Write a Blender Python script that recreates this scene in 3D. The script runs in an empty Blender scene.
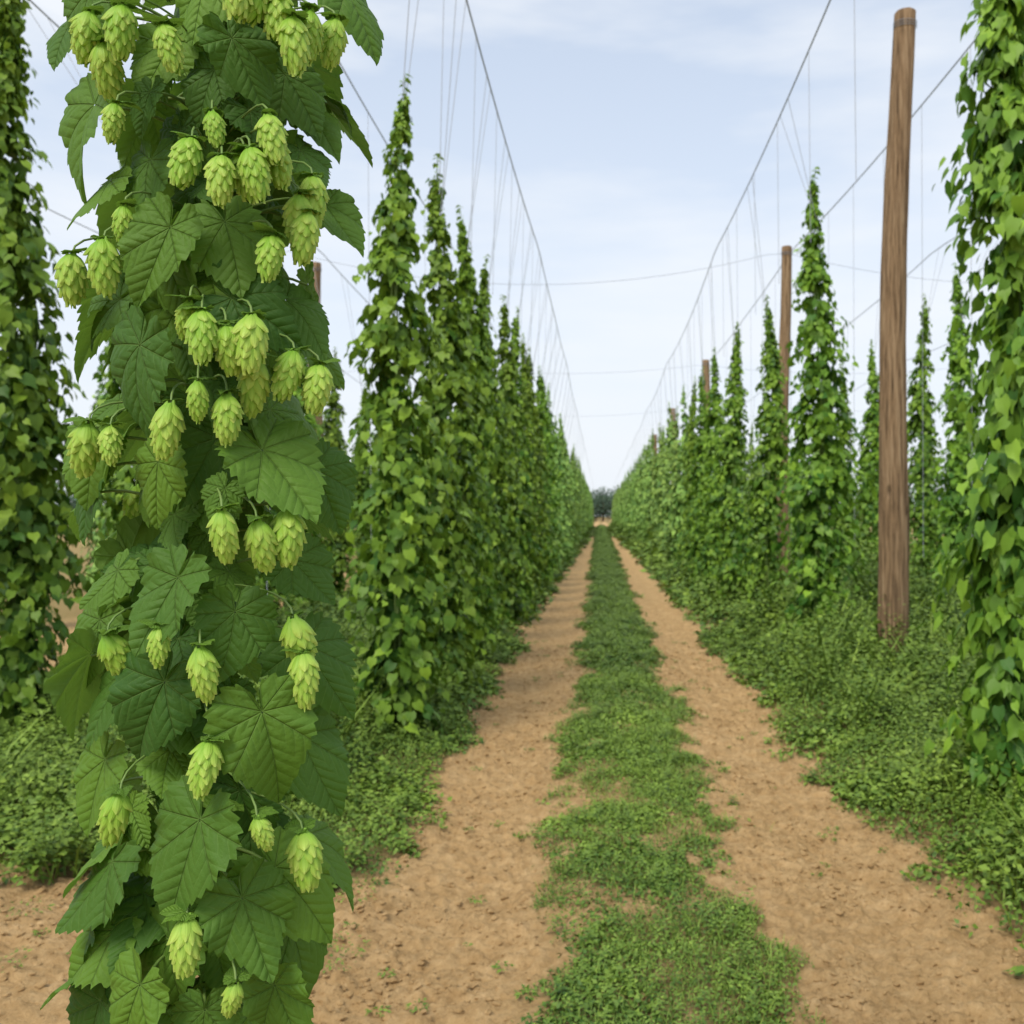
import bpy, math, numpy as np
from mathutils import noise, Vector
rng = np.random.default_rng(7)
F=1000.0; VX=600.0; VY=516.0; CH=1.7
scene=bpy.context.scene

# ------------------------------------------------------------ helpers
def norm(v):
    v=np.asarray(v,float); return v/np.maximum(np.linalg.norm(v,axis=-1,keepdims=True),1e-9)
_tab=np.random.default_rng(99).uniform(-1,1,(256,256))
def vn(x,y,s,o=0):
    x=np.asarray(x,float)*s+o*17.3+1000; y=np.asarray(y,float)*s+o*9.7+1000
    xi=np.floor(x).astype(int); yi=np.floor(y).astype(int); fx=x-xi; fy=y-yi
    fx=fx*fx*fx*(fx*(fx*6-15)+10); fy=fy*fy*fy*(fy*(fy*6-15)+10)
    a=_tab[xi%256,yi%256]; b=_tab[(xi+1)%256,yi%256]; c=_tab[xi%256,(yi+1)%256]; d=_tab[(xi+1)%256,(yi+1)%256]
    return (a*(1-fx)+b*fx)*(1-fy)+(c*(1-fx)+d*fx)*fy
def fbm(x,y,s,o=0,oc=4,g=.55):
    r=0;a=1
    for k in range(oc):
        c_,s_=math.cos(k*.9+.5),math.sin(k*.9+.5)
        r=r+a*vn(x*c_-y*s_,x*s_+y*c_,s*2.07**k,o+k*3); a*=g
    return r

class MB:
    def __init__(s): s.V=[];s.parts=[];s.uv=[];s.rn=[];s.n=0
    def add(s,V,Fc,uv=None,rn=0.5,mat=0):
        V=np.asarray(V,float).reshape(-1,3); k=len(V)
        s.V.append(V)
        s.uv.append(np.zeros((k,3)) if uv is None else np.asarray(uv,float).reshape(-1,3))
        s.rn.append(np.broadcast_to(np.asarray(rn,float),(k,)))
        s.parts.append((np.asarray(Fc,dtype=np.int64)+s.n,mat)); s.n+=k
    def mesh(s,name,mats,smooth=True):
        V=np.concatenate(s.V); uv=np.concatenate(s.uv); rn=np.concatenate(s.rn)
        me=bpy.data.meshes.new(name)
        loops=np.concatenate([f.ravel() for f,m in s.parts]).astype(np.int32)
        tot=np.concatenate([np.full(len(f),f.shape[1]) for f,m in s.parts]).astype(np.int32)
        mi=np.concatenate([np.full(len(f),m) for f,m in s.parts]).astype(np.int32)
        st=np.concatenate([[0],np.cumsum(tot)[:-1]]).astype(np.int32)
        me.vertices.add(len(V)); me.vertices.foreach_set('co',V.ravel().astype(np.float32))
        me.loops.add(len(loops)); me.loops.foreach_set('vertex_index',loops)
        me.polygons.add(len(tot)); me.polygons.foreach_set('loop_start',st); me.polygons.foreach_set('loop_total',tot)
        me.polygons.foreach_set('material_index',mi)
        me.polygons.foreach_set('use_smooth',np.full(len(tot),smooth))
        a=me.attributes.new('luv','FLOAT_VECTOR','POINT'); a.data.foreach_set('vector',uv.ravel().astype(np.float32))
        a=me.attributes.new('rnd','FLOAT','POINT'); a.data.foreach_set('value',rn.astype(np.float32))
        for m in mats: me.materials.append(m)
        me.update(); me.validate()
        return me
def addobj(name,me,loc=(0,0,0),rot=(0,0,0),scl=(1,1,1),parent=None,coll=None):
    o=bpy.data.objects.new(name,me); o.location=loc;o.rotation_euler=rot;o.scale=scl
    (coll or scene.collection).objects.link(o)
    if parent: o.parent=parent
    return o
def tube(P,R,sides=6):
    P=np.asarray(P,float); n=len(P); R=np.broadcast_to(np.asarray(R,float),(n,))
    T=norm(np.gradient(P,axis=0)); ref=np.array([0.13,0.97,0.2]) if abs(T[0][2])>.6 else np.array([0,0,1.0])
    A=norm(np.cross(T,ref)); B=np.cross(T,A)
    a=np.linspace(0,2*np.pi,sides,endpoint=False)
    V=P[:,None]+R[:,None,None]*(np.cos(a)[None,:,None]*A[:,None]+np.sin(a)[None,:,None]*B[:,None])
    i=np.arange(n-1)[:,None]*sides; j=np.arange(sides)[None]; j2=(j+1)%sides
    Fc=np.stack([i+j,i+j2,i+sides+j2,i+sides+j],-1).reshape(-1,4)
    return V.reshape(-1,3),Fc

# ------------------------------------------------------------ materials
class NT:
    def __init__(s,mat): s.t=mat.node_tree; s.t.nodes.clear()
    def n(s,ty,**k):
        nd=s.t.nodes.new(ty)
        for a,b in k.items(): setattr(nd,a,b)
        return nd
    def link(s,a,b): s.t.links.new(a,b)
    def m(s,op,a,b=None,c=None,clamp=False):
        nd=s.n('ShaderNodeMath',operation=op); nd.use_clamp=clamp
        for i,x in enumerate((a,b,c)):
            if x is None: continue
            if isinstance(x,(int,float)): nd.inputs[i].default_value=x
            else: s.link(x,nd.inputs[i])
        return nd.outputs[0]
    def mix(s,f,a,b):
        nd=s.n('ShaderNodeMix',data_type='RGBA')
        for i,x in ((0,f),(6,a),(7,b)):
            if isinstance(x,(int,float)): nd.inputs[i].default_value=x
            elif isinstance(x,tuple): nd.inputs[i].default_value=(*x,1)
            else: s.link(x,nd.inputs[i])
        return nd.outputs[2]
    def ramp(s,f,st):
        nd=s.n('ShaderNodeValToRGB'); e=nd.color_ramp.elements
        while len(e)<len(st): e.new(.5)
        for i,(p,c) in enumerate(st): e[i].position=p; e[i].color=(*c,1) if len(c)==3 else c
        s.link(f,nd.inputs[0]); return nd.outputs[0]
    def noise(s,vec,scale,detail=4,rough=.55):
        nd=s.n('ShaderNodeTexNoise'); nd.inputs['Scale'].default_value=scale
        nd.inputs['Detail'].default_value=detail; nd.inputs['Roughness'].default_value=rough
        if vec is not None: s.link(vec,nd.inputs['Vector'])
        return nd.outputs[0]
    def attr(s,name):
        return s.n('ShaderNodeAttribute',attribute_name=name)
def newmat(name):
    m=bpy.data.materials.new(name); m.use_nodes=True; return m,NT(m)
def finish(t,col,rough=.5,bump=None,bstr=.3,bdist=.01,transl=0,tcol=None,spec=.5):
    p=t.n('ShaderNodeBsdfPrincipled'); o=t.n('ShaderNodeOutputMaterial')
    if isinstance(col,tuple): p.inputs['Base Color'].default_value=(*col,1)
    else: t.link(col,p.inputs['Base Color'])
    if isinstance(rough,(int,float)): p.inputs['Roughness'].default_value=rough
    else: t.link(rough,p.inputs['Roughness'])
    p.inputs['Specular IOR Level'].default_value=spec
    if bump is not None:
        b=t.n('ShaderNodeBump'); b.inputs['Strength'].default_value=bstr; b.inputs['Distance'].default_value=bdist
        t.link(bump,b.inputs['Height']); t.link(b.outputs[0],p.inputs['Normal'])
    out=p.outputs[0]
    if transl:
        tr=t.n('ShaderNodeBsdfTranslucent')
        if tcol is None: tcol=col
        if isinstance(tcol,tuple): tr.inputs[0].default_value=(*tcol,1)
        else: t.link(tcol,tr.inputs[0])
        mx=t.n('ShaderNodeMixShader'); mx.inputs[0].default_value=transl
        t.link(out,mx.inputs[1]); t.link(tr.outputs[0],mx.inputs[2]); out=mx.outputs[0]
    t.link(out,o.inputs[0])

# foreground leaf with palmate + pinnate veins
mleaf,t=newmat('hop_leaf')
uv=t.attr('luv'); sx=t.n('ShaderNodeSeparateXYZ'); t.link(uv.outputs['Vector'],sx.inputs[0])
x,y=sx.outputs[0],t.m('ABSOLUTE',sx.outputs[1])
th=t.m('ARCTAN2',y,x); r=t.m('SQRT',t.m('ADD',t.m('MULTIPLY',x,x),t.m('MULTIPLY',y,y)))
d=t.m('PINGPONG',th,0.36)
perp=t.m('MULTIPLY',r,t.m('SINE',d)); along=t.m('MULTIPLY',r,t.m('COSINE',d))
w=t.m('SUBTRACT',0.013,t.m('MULTIPLY',r,0.008))
main=t.m('SUBTRACT',1,t.m('DIVIDE',perp,w),clamp=True)
ph=t.m('SUBTRACT',t.m('MULTIPLY',along,8.0),t.m('MULTIPLY',t.m('POWER',perp,.85),5.8))
tri=t.m('PINGPONG',ph,0.5)
fade=t.m('SUBTRACT',1,t.m('MULTIPLY',d,2.4),clamp=True)
sec=t.m('MULTIPLY',t.m('SUBTRACT',1,t.m('DIVIDE',tri,0.08),clamp=True),t.m('ADD',.35,t.m('MULTIPLY',fade,.65)))
vein=t.m('MAXIMUM',main,t.m('MULTIPLY',sec,0.6))
rn=t.attr('rnd').outputs['Fac']
tc=t.n('ShaderNodeTexCoord').outputs['Object']
n1=t.noise(tc,22,4); n2_=t.noise(tc,130,3)
c=t.mix(rn,(0.040,0.118,0.015),(0.160,0.300,0.028))
c=t.mix(t.m('MULTIPLY',n1,.45),c,(0.068,0.162,0.028))
c=t.mix(t.m('MULTIPLY',vein,.50),c,(0.22,0.36,0.09))
geo=t.n('ShaderNodeNewGeometry')
c=t.mix(t.m('MULTIPLY',geo.outputs['Backfacing'],.5),c,(0.16,0.28,0.08))
hh_=t.m('ADD',t.m('MULTIPLY',t.m('MULTIPLY',t.m('SMOOTH_MIN',tri,0.35,0.25),t.m('ADD',.45,fade)),1.0),t.m('MULTIPLY',n2_,.6))
h=t.m('SUBTRACT',hh_,t.m('MULTIPLY',main,.9))
tcol=t.mix(.5,c,(0.24,0.44,0.02))
finish(t,c,t.m('ADD',.50,t.m('MULTIPLY',n1,.25)),h,.7,.004,.28,tcol,.30)

mcone,t=newmat('hop_cone')
rn=t.attr('rnd').outputs['Fac']; uv=t.attr('luv'); sx=t.n('ShaderNodeSeparateXYZ'); t.link(uv.outputs['Vector'],sx.inputs[0])
tc=t.n('ShaderNodeTexCoord').outputs['Object']
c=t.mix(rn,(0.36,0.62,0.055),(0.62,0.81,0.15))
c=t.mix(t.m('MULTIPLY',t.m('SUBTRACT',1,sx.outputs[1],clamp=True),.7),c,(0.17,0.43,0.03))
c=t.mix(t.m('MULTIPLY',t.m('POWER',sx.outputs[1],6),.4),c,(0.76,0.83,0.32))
vs=t.m('PINGPONG',t.m('MULTIPLY',sx.outputs[0],3.0),.5)
finish(t,c,.5,t.m('ADD',vs,t.m('MULTIPLY',t.noise(tc,300,2),.5)),.4,.001,.33,c,.35)

mstem,t=newmat('bine_stem')
tc=t.n('ShaderNodeTexCoord').outputs['Object']
finish(t,t.mix(t.noise(tc,30,3),(0.09,0.20,0.03),(0.22,0.30,0.08)),.55,t.noise(tc,200,2),.3,.002)

def vegmat(name,a,b,tr=.3,rough=.55,inst=True):
    m,t=newmat(name); rn=t.attr('rnd').outputs['Fac']
    c=t.mix(rn,a,b)
    if inst:
        oi=t.n('ShaderNodeObjectInfo').outputs['Random']
        hs=t.n('ShaderNodeHueSaturation'); t.link(c,hs.inputs['Color'])
        t.link(t.m('ADD',.482,t.m('MULTIPLY',oi,.020)),hs.inputs['Hue']); t.link(t.m('ADD',.88,t.m('MULTIPLY',oi,.3)),hs.inputs['Value'])
        c=hs.outputs[0]
    finish(t,c,rough,None,transl=tr,spec=.3); return m
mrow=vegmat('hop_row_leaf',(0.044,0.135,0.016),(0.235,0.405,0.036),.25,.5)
mlod=vegmat('hop_row_leaf_hazed',(0.075,0.185,0.036),(0.255,0.41,0.072),0,.6)  # far leaves paler and bluer: distance haze painted into the leaf colour
mweed=vegmat('weed_leaf',(0.054,0.122,0.016),(0.245,0.365,0.048),0,inst=False)
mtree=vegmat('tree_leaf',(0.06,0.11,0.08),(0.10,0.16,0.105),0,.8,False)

msoil,t=newmat('soil')
tc=t.n('ShaderNodeNewGeometry').outputs['Position']
na=t.noise(tc,1.6,4); nb=t.noise(tc,9,8,.82); nc=t.noise(tc,48,5,.8); nd=t.noise(tc,150,2,.7)
c=t.ramp(nb,[(0.30,(0.29,0.180,0.078)),(0.48,(0.50,0.330,0.155)),(0.68,(0.68,0.48,0.255))])
c=t.mix(t.m('MULTIPLY',na,.45),c,(0.49,0.310,0.140))
c=t.mix(t.m('MULTIPLY',t.m('SUBTRACT',t.m('MULTIPLY',nc,5),2.8,clamp=True),.6),c,(0.74,0.55,0.32))
c=t.mix(t.m('MULTIPLY',t.m('SUBTRACT',2.2,t.m('MULTIPLY',nc,5),clamp=True),.65),c,(0.20,0.118,0.052))
c=t.mix(t.m('MULTIPLY',t.m('SUBTRACT',2.5,t.m('MULTIPLY',nd,6),clamp=True),.4),c,(0.22,0.132,0.060))
vg=t.attr('rnd').outputs['Fac']
c=t.mix(t.m('MULTIPLY',t.m('POWER',vg,1.6),t.m('ADD',.1,t.m('MULTIPLY',nb,.7)),clamp=True),c,(0.085,0.110,0.03))
h=t.m('ADD',nb,t.m('MULTIPLY',nc,.6))
finish(t,c,.95,h,.75,.04,spec=.08)

mwood,t=newmat('pole_wood')
tc=t.n('ShaderNodeTexCoord').outputs['Object']
mp=t.n('ShaderNodeMapping'); mp.inputs['Scale'].default_value=(1,1,.05); t.link(tc,mp.inputs[0])
g=t.noise(mp.outputs[0],30,7,.7); g2=t.noise(mp.outputs[0],80,3,.6); g3=t.noise(tc,2.6,4)
mk=t.n('ShaderNodeMapping'); mk.inputs['Scale'].default_value=(1,1,.35); t.link(tc,mk.inputs[0])
vk=t.n('ShaderNodeTexVoronoi'); vk.inputs['Scale'].default_value=5.5; t.link(mk.outputs[0],vk.inputs['Vector'])
knot=t.m('SUBTRACT',1,t.m('MULTIPLY',vk.outputs[0],7),clamp=True)
c=t.ramp(g,[(0.38,(0.060,0.036,0.020)),(0.49,(0.26,0.165,0.090)),(0.64,(0.45,0.32,0.195))])
c=t.mix(t.m('MULTIPLY',g3,.5),c,(0.27,0.185,0.112))
c=t.mix(t.m('MULTIPLY',knot,.8),c,(0.05,0.03,0.018))
finish(t,c,.88,t.m('SUBTRACT',t.m('ADD',g,t.m('MULTIPLY',g2,.5)),knot),1.0,.03,spec=.15)
mwire,t=newmat('steel_wire'); finish(t,(0.26,0.29,0.34),.5)
mstring,t=newmat('hop_string'); finish(t,(0.38,0.41,0.46),.8)

# ------------------------------------------------------------ terrain
def sm(a,b,x):
    q=np.clip((np.asarray(x,float)-a)/(b-a),0,1); return q*q*(3-2*q)
def veg(x,y):
    x=np.asarray(x,float); y=np.asarray(y,float)
    e=.09*fbm(x,y,1.1,3,2)+.085*fbm(x,y,3.7,9,3)+.05*vn(x,y,15,4); k=.19
    c=sm(-.25-k,-.25+k,x+e)*(1-sm(.64-k,.64+k,x+e*1.3))
    c=c*(.50+.62*np.clip(.72+1.1*fbm(x,y,2.9,61,4),0,.72)/.72)
    r=sm(1.53-k,1.53+k,x+e*1.3)
    l=(1-sm(-1.12-k,-1.12+k,x-e*1.3))*sm(-5.3,-4.9,x+2*e)*sm(4.3,4.9,y+2.5*e)
    l=np.where(x<-8.4,1.0,l)
    return np.clip(np.maximum(np.maximum(c,r),l),0,1)
def gz(x,y):
    x=np.asarray(x,float); y=np.asarray(y,float)
    return (-.045*np.exp(-((x+.65)/.34)**2)-.045*np.exp(-((x-1.13)/.30)**2)+.03*np.exp(-((x-.28)/.4)**2)
            +.05*sm(1.4,2.2,x)+.02*vn(x,y,.6,1))
def lumpf(x,y): return .014*fbm(x,y,5,2,4)+.026*np.abs(fbm(x,y,13,5,3))+.012*np.abs(fbm(x,y,33,8,2))-.014
def seg(a,b,s): return np.arange(a,b,s)
xs=np.concatenate([-np.geomspace(900,9,30),seg(-8,-4,.12),seg(-4,-1.25,.022),seg(-1.25,1.7,.013),seg(1.7,3.3,.06),seg(3.3,8,.12),np.geomspace(8.2,900,30)])
ys=np.concatenate([-np.geomspace(40,.6,12),seg(0,2.3,.2),seg(2.3,6.5,.013),seg(6.5,10,.027),seg(10,20,.06),seg(20,60,.5),np.geomspace(60,2500,40)])
nx,ny=len(xs),len(ys)
X,Y=np.meshgrid(xs,ys)
inner=(abs(X)<30)&(Y<300)
Z=np.where(inner,gz(X,Y),0); VG=np.where(inner,veg(X,Y),.9)
nr=(Y>2)&(Y<20)&(X>-4.1)&(X<3.4)
Z=Z+np.where(nr,lumpf(X,Y)*(1-.7*VG),0)
Vv=np.stack([X,Y,Z],-1).reshape(-1,3)
jj,ii=np.meshgrid(np.arange(ny-1),np.arange(nx-1),indexing='ij')
a=jj*nx+ii; Q=np.stack([a,a+1,a+nx+1,a+nx],-1)
cx=(xs[:-1]+xs[1:])/2; inpath=(cx>-1.2)&(cx<1.6)
def grid(name,mask):
    q=Q[:,mask].reshape(-1,4); u,inv=np.unique(q,return_inverse=True)
    b=MB(); b.add(Vv[u],inv.reshape(-1,4),rn=VG.ravel()[u]); return addobj(name,b.mesh(name,[msoil]))
grid('ground',~inpath); grid('dirt_path',inpath)

# ------------------------------------------------------------ GN scatter
def scatter(name,meshes,pts,rots,scl,idx):
    coll=bpy.data.collections.new(name+'_parts')
    for i,m in enumerate(meshes):
        o=bpy.data.objects.new(f'{name}_part_{i:02d}',m); coll.objects.link(o)
    me=bpy.data.meshes.new(name); k=len(pts)
    me.vertices.add(k); me.vertices.foreach_set('co',np.asarray(pts,np.float32).ravel())
    A=me.attributes.new('rot','FLOAT_VECTOR','POINT'); A.data.foreach_set('vector',np.asarray(rots,np.float32).ravel())
    A=me.attributes.new('scl','FLOAT_VECTOR','POINT'); A.data.foreach_set('vector',np.asarray(scl,np.float32).ravel())
    A=me.attributes.new('idx','INT','POINT'); A.data.foreach_set('value',np.asarray(idx,np.int32))
    o=addobj(name,me)
    g=bpy.data.node_groups.new(name,'GeometryNodeTree')
    g.interface.new_socket('Geometry',in_out='INPUT',socket_type='NodeSocketGeometry')
    g.interface.new_socket('Geometry',in_out='OUTPUT',socket_type='NodeSocketGeometry')
    gi=g.nodes.new('NodeGroupInput'); go=g.nodes.new('NodeGroupOutput')
    ci=g.nodes.new('GeometryNodeCollectionInfo'); ci.inputs['Collection'].default_value=coll
    ci.inputs['Separate Children'].default_value=True; ci.inputs['Reset Children'].default_value=True
    ip=g.nodes.new('GeometryNodeInstanceOnPoints'); ip.inputs['Pick Instance'].default_value=True
    def na(nm,ty):
        q=g.nodes.new('GeometryNodeInputNamedAttribute'); q.data_type=ty; q.inputs['Name'].default_value=nm
        return [s for s in q.outputs if s.name=='Attribute' and s.enabled][0]
    L=g.links.new
    L(gi.outputs[0],ip.inputs['Points']); L(ci.outputs[0],ip.inputs['Instance'])
    L(na('idx','INT'),ip.inputs['Instance Index']); L(na('rot','FLOAT_VECTOR'),ip.inputs['Rotation']); L(na('scl','FLOAT_VECTOR'),ip.inputs['Scale'])
    L(ip.outputs[0],go.inputs[0])
    md=o.modifiers.new('scatter','NODES'); md.node_group=g
    return o

# ------------------------------------------------------------ simple leaves in bulk
def frames(D,Nn):
    D=norm(D); S=norm(np.cross(Nn,D)); Nn=np.cross(D,S); return D,S,Nn
def bulk(b,tmpl,faces,P,D,Nn,L,rn,mat=0):
    D,S,Nn=frames(D,Nn); k=len(P); m=len(tmpl)
    V=P[:,None]+L[:,None,None]*(tmpl[None,:,0:1]*D[:,None]+tmpl[None,:,1:2]*S[:,None]+tmpl[None,:,2:3]*Nn[:,None])
    Fc=(faces[None]+(np.arange(k)*m)[:,None,None]).reshape(-1,faces.shape[1])
    b.add(V.reshape(-1,3),Fc,rn=np.repeat(rn,m),mat=mat)
half=[(1,0),(.68,.17),(.48,.38),(.16,.42),(-.16,.32),(-.05,.02)]
out=half+[(a,-c) for a,c in half[-2:0:-1]]
TL=np.array([(.22,0,0)]+[(a,c,.16*abs(c)-.34*max(a,0)**2-.28*c*c) for a,c in out]); TL[0,2]=-.05
mo=len(out); FL=np.array([(0,1+i,1+(i+1)%mo) for i in range(mo)])
TS=np.array([(0,0,0),(.35,.32,.06),(1,0,-.15),(.35,-.32,.06),(.45,0,-.04)]); FS=np.array([(0,4,1),(4,2,1),(0,3,4),(4,3,2)])
TF=np.array([(-.15,.2,-.02),(.3,.42,-.06),(1,0,-.24),(.3,-.42,-.06),(-.15,-.2,-.02),(.3,0,.0)]); FFc=np.array([(0,5,1),(5,2,1),(5,3,2),(4,3,5)])
TG=np.array([(0,.02,0),(0,-.02,0),(.55,-.017,.03),(.55,.017,.03),(1,0,-.16)]); 
FG=np.array([(0,1,2),(0,2,3),(3,2,4)])

def prof(h):
    return np.interp(h,[0,.05,.15,.35,.55,.7,.82,.92,1],[.20,.25,.35,.38,.32,.24,.145,.07,.02])
def bine(seed,H=5.4,ns=330,kk=12,lod=0):
    g=np.random.default_rng(seed); b=MB()
    ax=lambda z: np.stack([.05*np.sin(z*1.3+seed),.05*np.cos(z*1.7+seed*2),z],-1)
    h=np.sort(g.uniform(0.01,1,ns)**1.0); az=g.uniform(0,2*np.pi,ns)
    lump=1+.30*np.sin(h*31+seed)*np.sin(az*2+h*17+seed)
    R=prof(h)*g.uniform(.55,1.3,ns)*lump
    tt=np.linspace(.3,1.05,kk)[None]+g.uniform(-.05,.05,(ns,kk))
    zz=(h*H)[:,None]+ (.12*tt-.42*tt**2)*(R[:,None]/.4)*g.uniform(.5,1.4,(ns,1))
    azz=az[:,None]+g.normal(0,.22,(ns,kk))
    o=np.stack([np.cos(azz),np.sin(azz),0*azz],-1)
    P=ax((h*H)[:,None]+0*tt); P[...,2]=zz; P=P+o*(R[:,None]*tt)[...,None]+g.normal(0,.02,(ns,kk,3))
    D=o*g.uniform(.2,.9,(ns,kk,1))+np.stack([g.normal(0,.4,(ns,kk)),g.normal(0,.4,(ns,kk)),-g.uniform(.45,1.3,(ns,kk))],-1)
    Nn=o*.8+np.stack([g.normal(0,.38,(ns,kk)),g.normal(0,.38,(ns,kk)),g.uniform(.1,1,(ns,kk))],-1)
    L=g.uniform(.055,.140,(ns,kk))*np.interp(h,[0,.7,1],[1,.95,.5])[:,None]*(1.12-.3*tt)
    if lod: L=L*1.6*np.interp(h,[0,.8,1],[1,1,.7])[:,None]
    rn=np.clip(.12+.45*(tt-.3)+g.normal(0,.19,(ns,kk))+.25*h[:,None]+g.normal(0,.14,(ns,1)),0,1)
    msk=P[...,2]>.05
    bulk(b,TF if lod else TL,FFc if lod else FL,P[msk],D[msk],Nn[msk],L[msk],rn[msk])
    z=np.linspace(-.05,H*1.0,50 if not lod else 14)
    for q in range(3 if not lod else 1):
        C=ax(z)+np.stack([.02*np.cos(z*5+q*2.1),.02*np.sin(z*5+q*2.1),0*z],-1)
        V,Fc=tube(C,np.linspace(.012,.004,len(z)),5); b.add(V,Fc,mat=1)
    n=26; z=np.linspace(H*.96,H*1.04,n); V,Fc=tube(ax(z),.004,4); b.add(V,Fc,mat=1)
    a=g.uniform(0,6.28,n); o=np.stack([np.cos(a),np.sin(a),0*a],-1)
    bulk(b,TL,FL,ax(z)+o*.015,o+[0,0,-.3],o*.3+[0,0,1],g.uniform(.03,.07,n),g.uniform(.6,1,n))
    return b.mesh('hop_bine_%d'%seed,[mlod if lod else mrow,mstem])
bines=[bine(s) for s in range(1,8)]
dense=bine(31,ns=480,kk=12)
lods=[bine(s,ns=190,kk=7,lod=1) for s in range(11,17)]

LEFT=[(-1.53,7.6,4.95),(-1.50,9.4,5.0),(-1.52,11.3,5.1),(-1.52,13.4,5.1),(-1.5,15.5,5.0),(-1.5,17.6,5.3),(-1.48,19.7,5.2),(-1.5,21.9,5.3),(-1.5,24.1,5.2),(-1.5,26.3,5.4)]
RIGHT=[(2.27,5.5,5.9),(2.62,12.0,5.72),(2.52,14.9,4.85),(2.38,17.6,4.95),(2.38,20.4,5.0),(2.38,22.9,5.0),(2.38,25.5,5.1)]
LEFT2=[(-4.42,7.5,5.9),(-4.5,9.6,5.6),(-4.6,11.8,5.4),(-4.7,14,5.2),(-4.8,16.2,5.0),(-4.9,18.4,4.7),(-5.0,21.2,4.5),(-5.0,23.2,4.8),(-5,25.4,4.8)]
RIGHT2=[(5.3,9.5,5.9),(5.5,12.4,5.8),(5.65,15.7,5.5),(6.15,19.0,5.75),(6.25,22.9,5.6),(6.3,26,5.5)]
near=LEFT+RIGHT+LEFT2+RIGHT2
for i,(x,y,H) in enumerate(near):
    s=H/5.5; wd=.97+rng.uniform(-.08,.12)
    rot=(0,0,rng.uniform(0,6.28)); me=bines[i%7]
    if y==5.5: wd=.88; rot=(0,.02,1.0); me=dense
    if x>5: wd=1.1
    if y==12.0: wd=1.12
    if y==7.5: wd=1.12; me=dense
    addobj('hop_plant',me,(x,y,float(gz(x,y))),rot,(wd,wd,s))
far=[]
for x0,y0 in ((-1.5,28.6),(2.38,28.2),(-5,27.6),(6.3,28.5),(-8.6,15),(10,15),(-12.2,22)):
    y=y0
    while y<(175 if abs(x0)<3 else 110):
        far.append((x0+rng.normal(0,.05),y,0)); y+=2.25 if abs(x0)<3 else 2.6
far=np.array(far); k=len(far)
sc=rng.uniform(.86,1.04,k)
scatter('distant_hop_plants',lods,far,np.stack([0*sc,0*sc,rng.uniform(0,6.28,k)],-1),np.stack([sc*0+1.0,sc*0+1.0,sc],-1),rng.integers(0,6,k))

# ------------------------------------------------------------ weeds: baked masses, leaf size grows with distance
def weeds(name,x0,x1,bands,hfun,ls0,cover,thr=.5,blade=.04,sprig=0.0,nstr=.6,roff=0.0,bl=(.9,1.4)):
    b=MB()
    for (y0,y1) in bands:
        ym=(y0+y1)/2; ls=ls0*max(1,ym/6.5)**.85
        A=(x1-x0)*(y1-y0); n=int(A*cover/(ls*ls*.32))
        x=rng.uniform(x0,x1,n); y=rng.uniform(y0,y1,n)
        v=veg(x,y); k=v>rng.uniform(thr-.4,thr+.38,n); x=x[k];y=y[k];v=v[k]; n=len(x)
        if n==0: continue
        vf=(.22+.78*np.clip(v*1.1,0,1)); H=hfun(x,y)*vf
        e=.03; gx=(hfun(x+e,y)-hfun(x-e,y))/(2*e); gy=(hfun(x,y+e)-hfun(x,y-e))/(2*e)
        gl=np.sqrt(gx*gx+gy*gy)+1e-6; lim=np.minimum(gl,1.6)/gl
        q=rng.uniform(0,1,n)**.5
        z=gz(x,y)+H*q*rng.uniform(.65,1.25,n)+.004
        az=rng.uniform(0,6.28,n)
        G=np.stack([-gx*lim,-gy*lim,0*gx],-1)*nstr
        D=np.stack([np.cos(az),np.sin(az),rng.normal(-.05,.5,n)],-1)+G*.7
        Nn=np.stack([rng.normal(0,.5,n),rng.normal(0,.5,n),np.ones(n)],-1)+G
        sp=np.clip(2.0*fbm(x,y,1.7,31,3),-1,1)
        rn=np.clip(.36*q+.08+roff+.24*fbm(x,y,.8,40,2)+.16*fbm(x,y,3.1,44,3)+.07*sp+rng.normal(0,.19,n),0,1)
        L=ls*rng.uniform(.45,1.5,n)*(1+.28*sp)
        bulk(b,TS,FS,np.stack([x,y,z],-1),D,Nn,L,rn)
        m=int(n*blade)
        if m:
            s=rng.integers(0,n,m); az=rng.uniform(0,6.28,m)
            P=np.stack([x[s],y[s],gz(x[s],y[s])],-1)
            D=np.stack([.5*np.cos(az),.5*np.sin(az),np.ones(m)],-1); N2=np.stack([-np.cos(az),-np.sin(az),0*az+.3],-1)
            bulk(b,TG,FG,P,D,N2,(H[s]*rng.uniform(bl[0],bl[1],m)+.02),rng.uniform(.3,1,m))
        m=int(A*sprig)
        if m:
            s=rng.integers(0,n,m); kk=14; tq=np.linspace(.3,1,kk)[None]
            hh=(H[s]*rng.uniform(1.15,1.9,m)+.04)[:,None]; ln=rng.normal(0,.18,(m,2))
            a=rng.uniform(0,6.28,(m,1))+np.arange(kk)[None]*2.4
            rr=.3*ls*1.2*(1.25-tq)
            P=np.stack([x[s][:,None]+ln[:,:1]*hh*tq+rr*np.cos(a),y[s][:,None]+ln[:,1:]*hh*tq+rr*np.sin(a),gz(x[s],y[s])[:,None]+hh*tq],-1)
            D=np.stack([np.cos(a),np.sin(a),.35+0*a-.6*(1-tq)],-1); N3=np.stack([-.4*np.cos(a),-.4*np.sin(a),1+0*a],-1)
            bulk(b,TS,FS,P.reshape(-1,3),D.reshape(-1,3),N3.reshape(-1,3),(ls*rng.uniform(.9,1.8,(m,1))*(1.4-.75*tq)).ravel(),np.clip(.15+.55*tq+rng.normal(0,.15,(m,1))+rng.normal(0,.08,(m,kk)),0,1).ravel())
    return b
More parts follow.
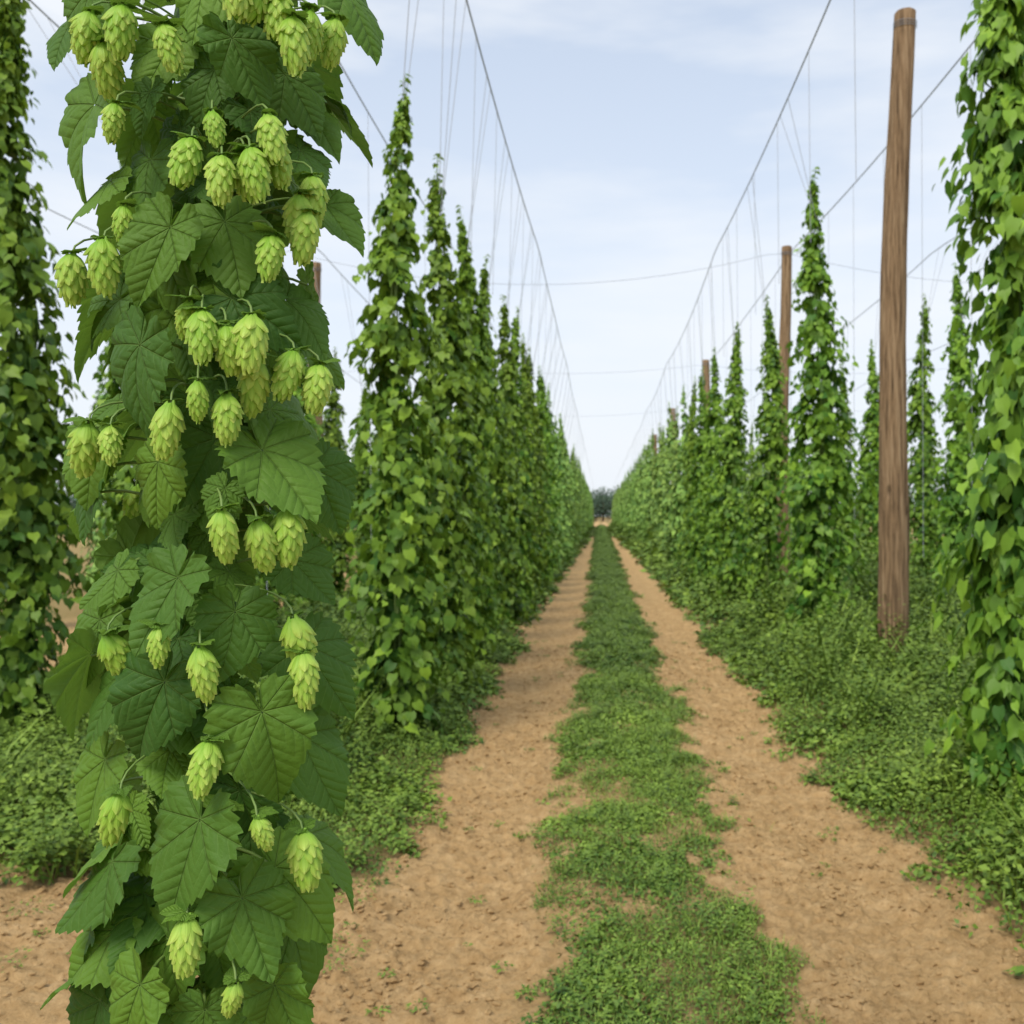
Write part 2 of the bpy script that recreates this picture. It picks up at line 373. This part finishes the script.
bands=[(2.2,3.4),(3.4,4.6),(4.6,6),(6,8),(8,10.5),(10.5,14),(14,19),(19,26),(26,36),(36,52),(52,80),(80,150)]
hc=lambda x,y: .016+.026*np.abs(fbm(x,y,4.1,21,3))+.024*np.clip(fbm(x,y,1.1,25,2)+.2,0,2)+.0008*y
wb=weeds('grass',-.55,.98,bands,hc,.017,1.45,thr=.66,blade=.20,sprig=30,roff=-.03,bl=(.9,1.9))
addobj('grass_strip',wb.mesh('grass_strip',[mweed]))
def puff(x,y,o): return 1.0*np.abs(fbm(x,y,1.5,o,4,.6))**.85+.18
def hr(x,y):
    b_=(.05+.46*sm(1.42,2.5,x))
    return b_*(.26+1.05*puff(x,y,13))*(1+.6*vn(x,y,.7,15))*np.where((x>2.2)&(x<3.6)&(y<10.0)&(y>6.5),.6,1)+.02
def hl(x,y):
    b_=(.05+.29*(1-sm(-2.0,-1.05,x)))*(1-.35*(1-sm(-3.2,-2.2,x)))
    return b_*(.26+1.05*puff(x,y,17))*(1+.6*vn(x,y,.7,19))+.02
wb=weeds('weeds',1.15,5.2,bands[:6],hr,.031,1.8,blade=.05,sprig=42,bl=(.9,1.3)); addobj('weeds',wb.mesh('weeds',[mweed]))
wb=weeds('weeds',-5.4,-.8,bands[1:6],hl,.030,1.7,blade=.05,sprig=34,bl=(.9,1.4)); addobj('weeds',wb.mesh('weeds',[mweed]))
wb=weeds('weeds',1.15,8,bands[6:],hr,.038,1.3,blade=0,sprig=4); addobj('weeds',wb.mesh('weeds',[mweed]))
wb=weeds('weeds',-5.4,-.8,bands[6:],hl,.036,1.3,blade=0,sprig=4); addobj('weeds',wb.mesh('weeds',[mweed]))
wb=weeds('weeds',5.2,9,bands[4:6],hr,.06,1.2,blade=0); addobj('weeds',wb.mesh('weeds',[mweed]))
b=MB()
for x0,x1,y0,y1,cnt,sm_ in ((-1.2,1.5,2.5,14,140,.045),(-3.6,-1.0,2.2,4.8,80,.11)):
    for _ in range(cnt):
        x=rng.uniform(x0,x1); y=rng.uniform(y0,y1); R=rng.uniform(.012,sm_); n=int(6+R*700)
        a=rng.uniform(0,6.28,n); q=np.sqrt(rng.uniform(0,1,n))*R; px=x+q*np.cos(a); py=y+q*np.sin(a)
        P=np.stack([px,py,gz(px,py)+.012+rng.uniform(0,.35,n)*R],-1)
        bulk(b,TS,FS,P,np.stack([np.cos(a),np.sin(a),rng.normal(.1,.3,n)],-1),np.stack([rng.normal(0,.3,n),rng.normal(0,.3,n),0*a+1],-1),rng.uniform(.010,.022,n),rng.uniform(.1,.8,n))
addobj('weed_sprouts',b.mesh('weed_sprouts',[mweed]))

def clod(seed):
    import bmesh
    bm=bmesh.new(); bmesh.ops.create_icosphere(bm,subdivisions=2,radius=1)
    for v in bm.verts:
        f=1+.5*noise.noise(v.co*1.3+Vector((seed*7,0,0)))+.25*noise.noise(v.co*4); v.co=v.co*f; v.co.z*=.65
    me=bpy.data.meshes.new('clod'); bm.to_mesh(me); bm.free(); me.materials.append(msoil); return me
n=60000; x=rng.uniform(-3.8,1.8,n); y=2.3+11*rng.uniform(0,1,n)**1.5
kq=(rng.uniform(0,1,n)>veg(x,y))&(rng.uniform(-1.1,.9,n)<fbm(x,y,1.8,71,3)); x=x[kq];y=y[kq];k=len(x)
s=.004+.014*rng.uniform(0,1,k)**2.4+np.where(rng.uniform(0,1,k)<.006,.010,0)
scatter('soil_clods',[clod(i) for i in range(4)],np.stack([x,y,gz(x,y)+lumpf(x,y)*(1-.7*veg(x,y))+s*.05],-1),np.stack([rng.uniform(-.4,.4,k),rng.uniform(-.4,.4,k),rng.uniform(0,6.28,k)],-1),np.stack([s,s,s*.7],-1),rng.integers(0,4,k))

# ------------------------------------------------------------ distant trees
nt_=170; b=MB(); n=30000; cxs=np.linspace(-420,420,nt_)+rng.uniform(-2,2,nt_); hh=rng.uniform(7.5,12,nt_); rr=rng.uniform(4,7,nt_); cy=rng.uniform(300,325,nt_)
ci=rng.integers(0,nt_,n); cen=np.where(abs(cxs)<14)[0]; ci=np.concatenate([ci,cen[rng.integers(0,len(cen),14000)]]); n=len(ci)
u=norm(rng.normal(size=(n,3)))*rng.uniform(.35,1.02,(n,1)); szz=np.where(np.isin(ci,cen),.6,1.3)
P=np.stack([cxs[ci]+u[:,0]*rr[ci],cy[ci]+u[:,1]*rr[ci],hh[ci]*.5+u[:,2]*hh[ci]*.5],-1)
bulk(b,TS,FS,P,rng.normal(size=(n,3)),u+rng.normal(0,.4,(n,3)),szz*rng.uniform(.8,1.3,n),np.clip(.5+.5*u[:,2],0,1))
for i in range(nt_):
    V,Fc=tube([(cxs[i],cy[i],0),(cxs[i]+.2,cy[i],hh[i]*.4),(cxs[i],cy[i],hh[i]*.8)],[.35,.25,.08],6); b.add(V,Fc,mat=1)
addobj('distant_trees',b.mesh('distant_trees',[mtree,mwood]))

# ------------------------------------------------------------ poles
def pole(x,y,H,r0,r1,lean=(0,0),seed=0):
    n=60; sides=24; z=np.linspace(-.3,H,n)
    b=MB(); V=[]
    for i,zz in enumerate(z):
        q=max(zz,0)/H; r=r0+(r1-r0)*q
        for a in np.linspace(0,2*np.pi,sides,endpoint=False):
            f=1+.07*noise.noise(Vector((math.cos(a)*1.2+seed,math.sin(a)*1.2,zz*.6)))+.05*noise.noise(Vector((math.cos(a)*4+seed,math.sin(a)*4,zz*1.5)))+.03*noise.noise(Vector((math.cos(a)*9+seed,math.sin(a)*9,zz*1.2)))
            V.append((lean[0]*q+.035*math.sin(zz*.9+seed)+r*f*math.cos(a),lean[1]*q+r*f*math.sin(a),zz))
    m=len(V); 
    for s_,dz in ((.9,.012),(.02,.018)):
        for j in range(sides):
            vx=V[m-sides+j]; cx_=lean[0]+.035*math.sin(H*.9+seed); V.append((cx_+(vx[0]-cx_)*s_,lean[1]+(vx[1]-lean[1])*s_,H+dz))
    N=n+2; i=np.arange(N-1)[:,None]*sides; j=np.arange(sides)[None]; j2=(j+1)%sides
    b.add(V,np.stack([i+j,i+j2,i+sides+j2,i+sides+j],-1).reshape(-1,4))
    for zz in (H-.10,H-.125,H-.15):
        a=np.linspace(0,2*np.pi,25); rr_=r1*1.04+.004
        Vt,Ft=tube(np.stack([lean[0]+.035*math.sin(zz*.9+seed)+rr_*np.cos(a),lean[1]+rr_*np.sin(a),zz+.01*np.sin(a)],-1),.003,5); b.add(Vt,Ft,mat=1)
    return addobj('wooden_pole',b.mesh('wooden_pole',[mwood,mwire]),(x,y,float(gz(x,y))))
pole(2.91,10.1,6.72,.16,.105,(.15,0),1)
pole(3.52,19.3,6.85,.13,.10,(.05,0),2)
pole(3.56,33.5,6.85,.14,.12,(-.03,0),3)
pole(3.56,48.6,6.85,.15,.12,(0,0),4)
pole(3.56,64,6.85,.15,.12,(0,0),5)
pole(-5.68,20.0,6.75,.15,.12,(0,0),6)
pole(-6.05,36,6.9,.15,.12,(0,0),7); pole(-6.05,51,6.9,.15,.12,(0,0),8)

# ------------------------------------------------------------ wires & strings
b=MB(); HW=6.85
wires=[(-1.33,-1.12),(2.2,2.25),(4.0,3.6),(6.7,6.4),(-2.85,-2.8),(-5.5,-5.4),(-9,-9),(10,10)]
def wz(y):
    p=((y-19.3)%14.6)/14.6; return HW-.22*4*p*(1-p)
def wx(w,y): return w[0]+(w[1]-w[0])*min(max((y-5)/20,0),1)
for w in wires:
    yy=np.concatenate([np.arange(-10,40,.8),np.arange(40,190,2.4)])
    V,Fc=tube([(wx(w,q),q,wz(q)) for q in yy],.0085,6); b.add(V,Fc)
for yc in (19.3,33.9,48.5):
    xx=np.linspace(-12,13,60); p=((xx-3.5)%9.55)/9.55
    V,Fc=tube(np.stack([xx,0*xx+yc+.15,HW-(.65 if yc<20 else .3)*4*p*(1-p)],-1),.004,5); b.add(V,Fc)
addobj('trellis_wires',b.mesh('trellis_wires',[mwire]))
b=MB()
def strg(x0,y0,z0,x1,y1,z1,r=.0034):
    q=np.linspace(0,1,4)[:,None]; P=np.array([x0,y0,z0])*(1-q)+np.array([x1,y1,z1])*q
    V,Fc=tube(P,r,4); b.add(V,Fc)
def nearest_wire(x): return min(wires,key=lambda w:abs(w[0]-x))
allp=[(x,y,H) for x,y,H in near]+[(p[0],p[1],5.2) for p in far if p[1]<75 and abs(p[0])<7]
for x,y,H in allp:
    w=nearest_wire(x)
    for dy in (-.22,.22) if y<45 else (0,):
        yy=y+dy+rng.uniform(-.1,.1); strg(x,y,H*.9,wx(w,yy),yy,wz(yy))
for yy in np.arange(6,30,1.5):
    w=wires[2]; strg(wx(w,yy)+.02,yy,1.2,wx(w,yy),yy,wz(yy),.003)
for yy in np.arange(8,26,1.9):
    w=wires[1]; strg(wx(w,yy)+.02,yy+.7,4.6,wx(w,yy),yy+.7,wz(yy+.7),.003)
    w=wires[0]; strg(wx(w,yy)-.05,yy+.4,4.4,wx(w,yy),yy+.4,wz(yy+.4),.003)
for yy in (6.2,7.0,8.4,12.2,16.1):
    w=wires[4]; strg(wx(w,yy)+.05,yy,.4,wx(w,yy),yy,wz(yy),.003)
addobj('hop_strings',b.mesh('hop_strings',[mstring]))

# ------------------------------------------------------------ foreground hop plant
ang=np.array([0,8,16,26,36,46,56,66,80,95,112,130,148,160,170,176])*np.pi/180
r_un=np.array([1,.885,.80,.735,.68,.64,.61,.585,.56,.535,.50,.46,.42,.36,.24,.06])
r_lo=np.array([1,.87,.76,.65,.60,.64,.67,.62,.55,.56,.53,.47,.40,.31,.17,.05])
NS=92; per=np.linspace(0,1,NS+1)
tA=np.concatenate([-per[::-1],per[1:]])*176*np.pi/180
RINGS=np.array([.02,.12,.25,.4,.55,.7,.82,.91,1.0])
def hleaf(g,lob):
    th=tA; at=np.abs(th)
    base=(1-lob)*np.interp(at,ang,r_un)+lob*np.interp(at,ang,r_lo)
    px=base*np.cos(at); py=base*np.sin(at)
    half_=slice(NS,None); ds=np.hypot(np.diff(px[half_]),np.diff(py[half_])); s=np.concatenate([[0],np.cumsum(ds)]); s=s/s[-1]
    nt=13+g.integers(0,6)
    phs=(s*nt+g.uniform(-.04,.04))%1.0; tooth=np.where(phs<.74,1-phs/.74*1.0,(phs-.74)/.26)
    amp=np.interp(s,[0,.06,.3,.8,.95,1],[.0,.04,.075,.062,.03,0])*g.uniform(.7,1.25)
    tf=amp*(tooth-.5); tf=np.concatenate([tf[::-1],tf[1:]])
    asym=1+g.uniform(-.08,.08)*np.sign(th)*np.clip(at,0,1)
    R=RINGS[:,None]; rr=R*(base[None]+tf[None]*R**6)*asym[None]
    wf=g.uniform(.84,1.0)
    x=rr*np.cos(th)[None]; y=rr*np.sin(th)[None]*wf
    dd=np.abs(((at+.36)%.72)-.36); perp=rr*np.sin(dd)[None]
    f=g.uniform(-.08,.34); dr=g.uniform(.05,.7); wv=g.uniform(.02,.07); k=g.integers(3,6); p0=g.uniform(0,6.28)
    z=f*np.abs(y)*(1-.6*np.abs(y))-dr*np.sign(x)*x*x*.7-g.uniform(.1,.5)*y*y+wv*R**2*np.sin(k*th+p0)[None]+.018*R**3*np.sin(11*th+p0)[None]
    z+=.05*np.minimum(perp,.09)*3-.02*np.exp(-(perp/.02)**2)*R
    y=y+g.uniform(-.2,.2)*x*x
    V=np.stack([x,y,z],-1).reshape(-1,3)
    uvv=np.stack([rr*np.cos(th)[None],rr*np.sin(th)[None],0*rr],-1).reshape(-1,3)
    return V,uvv
m=len(tA); i=np.arange(len(RINGS)-1)[:,None]*m; j=np.arange(m-1)[None]
HF=np.stack([i+j,i+j+1+0,i+m+j+1,i+m+j],-1).reshape(-1,4)[:,::-1]
fb=MB()
AX,AY=-.49,1.25
def axis(z): return np.array([AX+.012*math.sin(z*3.1),AY+.012*math.cos(z*2.6),z])
def put_leaf(g,P,D,Nn,L,rn,lob,pet=True):
    V,uvv=hleaf(g,lob); D,S,Nn=frames(np.array(D)[None],np.array(Nn)[None])
    W=P+L*(V[:,0:1]*D+V[:,1:2]*S+V[:,2:3]*Nn); fb.add(W,HF,uvv,rn,0)
    if pet:
        A=axis(P[2]-.02+g.uniform(-.03,.02)); q=np.linspace(0,1,8)[:,None]
        mid=(A+P)/2+np.array([0,0,.035]); C=(1-q)**2*A+2*q*(1-q)*mid+q*q*(P+D[0]*L*.02-Nn[0]*.0015)
        Vt,Ft=tube(C,np.linspace(.0024,.0017,8),6); fb.add(Vt,Ft,mat=1)
def W(px,py,dy): 
    yd=AY-dy; return np.array([(px-VX)/F*yd,yd,CH+(VY-py)/F*yd])
g=np.random.default_rng(11)
EX=[
(232,38,262,104,.13,.3),(150,92,133,128,.12,.2),(95,105,50,188,.08,.4),(170,228,138,300,.15,.5),(225,222,246,286,.12,.3),
(232,298,300,332,.13,.2),(285,300,335,335,.08,.3),(140,345,112,435,.16,.5),(262,450,320,515,.14,.3),(158,462,150,528,.14,.3),
(225,488,206,522,.16,.2),(178,578,132,652,.16,.5),(118,570,82,612,.1,.3),(235,612,228,684,.15,.4),(165,682,120,765,.14,.4),
(262,712,292,800,.16,.4),(200,820,163,925,.17,.4),(242,898,272,980,.15,.6),(112,862,60,940,.10,.3),(275,868,340,932,.10,.3),
(140,985,110,1060,.15,.4),(275,985,300,1050,.12,.3),(205,1010,200,1070,.13,.3),
(75,18,40,60,.05,.3),(345,-10,385,48,.04,.3),(285,75,325,128,.06,.2),(300,150,330,185,.05,.3),(325,205,357,246,.04,.2),
(110,180,63,224,.08,.3),(120,300,70,335,.05,.3),(315,470,345,528,.04,.3),(292,560,332,604,.06,.3),(305,645,344,712,.06,.3),
(300,735,335,815,.05,.3),(95,470,72,540,.04,.3),(100,620,78,690,.03,.2),(105,760,78,835,.04,.3),(265,170,300,150,.05,.2),
(90,-10,100,60,.1,.3),(205,-20,190,40,.1,.3),(150,560,100,560,.04,.2),(115,930,55,985,.08,.3),(270,410,300,455,.1,.2),(95,440,85,500,.06,.3),
(170,940,128,1010,.10,.3),(215,930,222,1000,.06,.2),(250,830,300,880,.05,.3),(140,890,120,960,.05,.3),(290,930,325,1000,.04,.3),(100,1000,80,1070,.05,.3),(185,750,150,820,.06,.3),(240,790,262,860,.07,.3),
(150,160,130,215,.09,.2),(250,110,290,150,.08,.2),(170,40,150,95,.08,.2),(215,70,190,120,.09,.2),(180,130,160,175,.07,.2),(240,240,275,280,.07,.2),(190,400,215,450,.08,.2),(120,400,85,420,.05,.3)]
for ax_,ay_,tx,ty,dy,lob in EX:
    P=W(ax_,ay_,dy); T=W(tx,ty,dy+g.uniform(-.01,.03)); D=T-P; L=np.linalg.norm(D)*1.04
    side=(ax_+tx)/2; nxn=(side-205)/150*.7
    put_leaf(g,P,D,[nxn+g.normal(0,.25),-1,g.uniform(.15,.9)],L,np.clip(g.normal(.38,.27),0,1),g.choice([0,.1,.2,.4,.7],p=[.3,.25,.2,.15,.10]))
z=.12
while z<3.3:
    for q in range(2):
        a=g.uniform(0,6.28); front=-math.sin(a)
        rad=g.uniform(.05,.135) if front<.3 else g.uniform(.03,.085)
        o=np.array([math.cos(a),math.sin(a),0]); P=axis(z)+o*rad+np.array([0,0,g.uniform(-.02,.02)])
        D=o*g.uniform(.1,.8)+np.array([g.normal(0,.4),g.normal(0,.25),-g.uniform(.4,1.1)])
        Nn=o*.9+np.array([g.normal(0,.3),g.normal(0,.25),g.uniform(.1,.9)])
        if front>.3: L=g.uniform(.045,.098)
        else: L=g.uniform(.06,.125)
        put_leaf(g,P,D,Nn,L*(1 if z<2.6 else .85),np.clip(g.normal(.5,.34),0,1),g.uniform(0,.35))
    z+=.0160 if z>1.5 else .0140
zz=np.linspace(-.05,3.6,160)
for q in range(3):
    C=np.array([axis(v) for v in zz])+np.stack([.016*np.cos(zz*7+q*2.09),.016*np.sin(zz*7+q*2.09),0*zz],-1)
    V,Fc=tube(C,.0052-.0007*zz,8); fb.add(V,Fc,mat=1)
zz=np.linspace(-.02,6.75,30); V,Fc=tube(np.stack([AX+0*zz,AY+0*zz,zz],-1),.0018,6); fb.add(V,Fc,mat=3)

def cone(g,P,ax,L,Wd,rn):
    axn=norm(ax); A=norm(np.cross(axn,[.3,1,.1])); B=np.cross(axn,A)
    nb=46; Vs=[];uvs=[];rs=[]
    nu,nv=5,6; u=np.linspace(-1,1,nu); v=np.linspace(0,1,nv); U,Vg=np.meshgrid(u,v)
    def Rc(s): 
        s=np.clip(s,0,1); return np.interp(s,[0,.08,.22,.42,.62,.8,.93,1],[.16,.33,.45,.48,.42,.31,.17,.04])
    for k in range(nb):
        q=k/(nb-1); s0=-.06+q*.82; ph=k*2.39996+g.normal(0,.1)
        ln=.36*(1-.22*q)*g.uniform(.88,1.12); wm=.31*(1-.35*q)*g.uniform(.9,1.1)
        wv=wm*np.interp(Vg,[0,.2,.45,.7,.88,1],[.55,.9,1.0,.80,.42,.03])
        s=s0+Vg*ln
        rad=Rc(s)*Wd*.92+Wd*(.01+.11*Vg**1.6*(1+.9*g.uniform()))-Wd*.11*U**2*(.5+.5*Vg)
        rad=np.maximum(rad,.02*Wd)
        dphi=U*wv*Wd/np.maximum(Rc(s0+.5*ln)*Wd,.15*Wd)
        a=ph+dphi
        pos=P+ (s*L)[...,None]*axn+rad[...,None]*(np.cos(a)[...,None]*A+np.sin(a)[...,None]*B)
        Vs.append(pos.reshape(-1,3)); uvs.append(np.stack([U,Vg,0*U],-1).reshape(-1,3)); rs.append(np.full(nu*nv,np.clip(rn+g.normal(0,.18),0,1)))
    i=np.arange(nv-1)[:,None]*nu; j=np.arange(nu-1)[None]; f=np.stack([i+j,i+j+1,i+nu+j+1,i+nu+j],-1).reshape(-1,4)
    Fc=(f[None]+(np.arange(nb)*nu*nv)[:,None,None]).reshape(-1,4)
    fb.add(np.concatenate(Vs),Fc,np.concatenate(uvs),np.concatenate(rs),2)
    s=np.linspace(0,1,10); V,F2=tube(P+(s*L)[:,None]*axn,Rc(s)*Wd*.84,10); fb.add(V,F2,rn=.2,mat=2)
    Aa=axis(P[2]+.03); q=np.linspace(0,1,8)[:,None]; mid=P+np.array([0,0,.04]); C=(1-q)**2*Aa+2*q*(1-q)*mid+q*q*P
    V,F2=tube(C,.0013,5); fb.add(V,F2,mat=1)
CN=[(90,40),(123,36),(163,52),(310,38),(336,46),(292,50),(192,170),(222,185),(250,178),(268,145),(313,205),(308,242),(72,282),(103,270),(273,262),
(202,342),(226,352),(252,348),(295,380),(320,392),(256,390),(198,403),(171,434),(227,422),(88,452),(222,539),(257,549),(289,540),(107,662),(200,677),
(293,648),(303,682),(160,648),(210,770),(120,822),(303,862),(257,836),(187,947),(236,1003),(124,228),(116,125),(212,132),(238,0),(262,2),(103,72),
(272,168),(300,222),(190,322),(110,448),(244,180),(280,22)]
small={(124,228),(198,403),(212,132),(116,125),(160,648),(257,836),(236,1003),(190,322),(110,448)}
for cxp,cyp in CN:
    off=(cxp-200)/150; dy=.185-.11*off*off+g.uniform(-.014,.014)
    Lp=g.uniform(53,64)*(.68 if (cxp,cyp) in small else 1)
    yd=AY-dy; L=Lp/F*yd*.94; Wd=L*g.uniform(.48,.56)
    axd=np.array([g.normal(0,.16),g.normal(-.05,.14),-1.0])
    P=W(cxp,cyp-Lp*.5,dy); cone(g,P,axd,L,Wd,g.uniform(.2,.75))
    for q in range(2):
        a=g.uniform(0,6.28); o=np.array([math.cos(a),math.sin(a),.2])
        put_leaf(g,P+np.array([0,.004,.004]),o,[0,-.3,1],g.uniform(.016,.03),g.uniform(.6,1),0,False)
for _ in range(40):
    zc=g.uniform(.3,3.2); a=g.uniform(0,6.28)
    if -math.sin(a)>-.3 and 1.05<zc<2.4: continue
    rr_=g.uniform(.10,.17); P=axis(zc)+np.array([math.cos(a)*rr_,math.sin(a)*rr_,0]); L=g.uniform(.045,.06)
    cone(g,P,np.array([g.normal(0,.15),g.normal(0,.15),-1]),L,L*.53,g.uniform(.3,.7))
addobj('hop_plant_with_cones',fb.mesh('hop_plant_with_cones',[mleaf,mstem,mcone,mstring]))

# ------------------------------------------------------------ world, sun
SE,AZ=50,208
w=bpy.data.worlds.new('World'); scene.world=w; w.use_nodes=True; t=NT(w)
sky=t.n('ShaderNodeTexSky',sky_type='NISHITA'); sky.sun_disc=False
sky.sun_elevation=math.radians(SE); sky.sun_rotation=math.radians(AZ)
sky.air_density=1.0; sky.dust_density=1.5; sky.ozone_density=1.5
tc=t.n('ShaderNodeTexCoord'); sp=t.n('ShaderNodeSeparateXYZ'); t.link(tc.outputs['Generated'],sp.inputs[0])
zc=t.m('MAXIMUM',sp.outputs[2],.0)
mp=t.n('ShaderNodeMapping'); mp.inputs['Scale'].default_value=(1.2,1.2,5.0); mp.inputs['Rotation'].default_value=(0,.16,0.3); t.link(tc.outputs['Generated'],mp.inputs[0])
cl=t.noise(mp.outputs[0],1.9,5,.52)
clf=t.ramp(cl,[(.42,(0,0,0)),(.64,(1,1,1))])
hz=t.m('POWER',t.m('SUBTRACT',1,t.m('MULTIPLY',zc,1.7),clamp=True),2.0)
fac=t.m('MINIMUM',t.m('ADD',t.m('MULTIPLY',hz,.43),.53),.94)
col=t.mix(fac,sky.outputs[0],(6.0,6.7,7.7))
col=t.mix(t.m('MULTIPLY',t.m('MULTIPLY',clf,.95),t.m('ADD',.34,zc),clamp=True),col,(6.8,6.95,7.1))
col=t.mix(t.m('MULTIPLY',hz,.7),col,(5.95,6.05,6.15))
bg=t.n('ShaderNodeBackground'); bg.inputs[1].default_value=.15; t.link(col,bg.inputs[0])
o=t.n('ShaderNodeOutputWorld'); t.link(bg.outputs[0],o.inputs[0])
sun=bpy.data.lights.new('sun','SUN'); sun.energy=2.8; sun.angle=math.radians(25); sun.color=(1,.93,.79)
so=bpy.data.objects.new('sun',sun); scene.collection.objects.link(so)
az=math.radians(AZ); el=math.radians(SE)
dirv=Vector((math.sin(az)*math.cos(el),math.cos(az)*math.cos(el),math.sin(el)))
so.rotation_euler=dirv.to_track_quat('Z','Y').to_euler(); so.location=dirv*20

cam=bpy.data.cameras.new('camera'); co=bpy.data.objects.new('camera',cam); scene.collection.objects.link(co)
co.location=(0,0,CH); co.rotation_euler=(math.radians(90),0,0)
cam.sensor_width=36; cam.lens=36*F/1024; cam.shift_x=-(VX-512)/1024; cam.shift_y=(VY-512)/1024
cam.clip_start=.05; cam.clip_end=4000
cam.dof.use_dof=True; cam.dof.focus_distance=1.10; cam.dof.aperture_fstop=11
scene.camera=co
scene.view_settings.view_transform='Standard'; scene.view_settings.look='None'; scene.view_settings.exposure=0
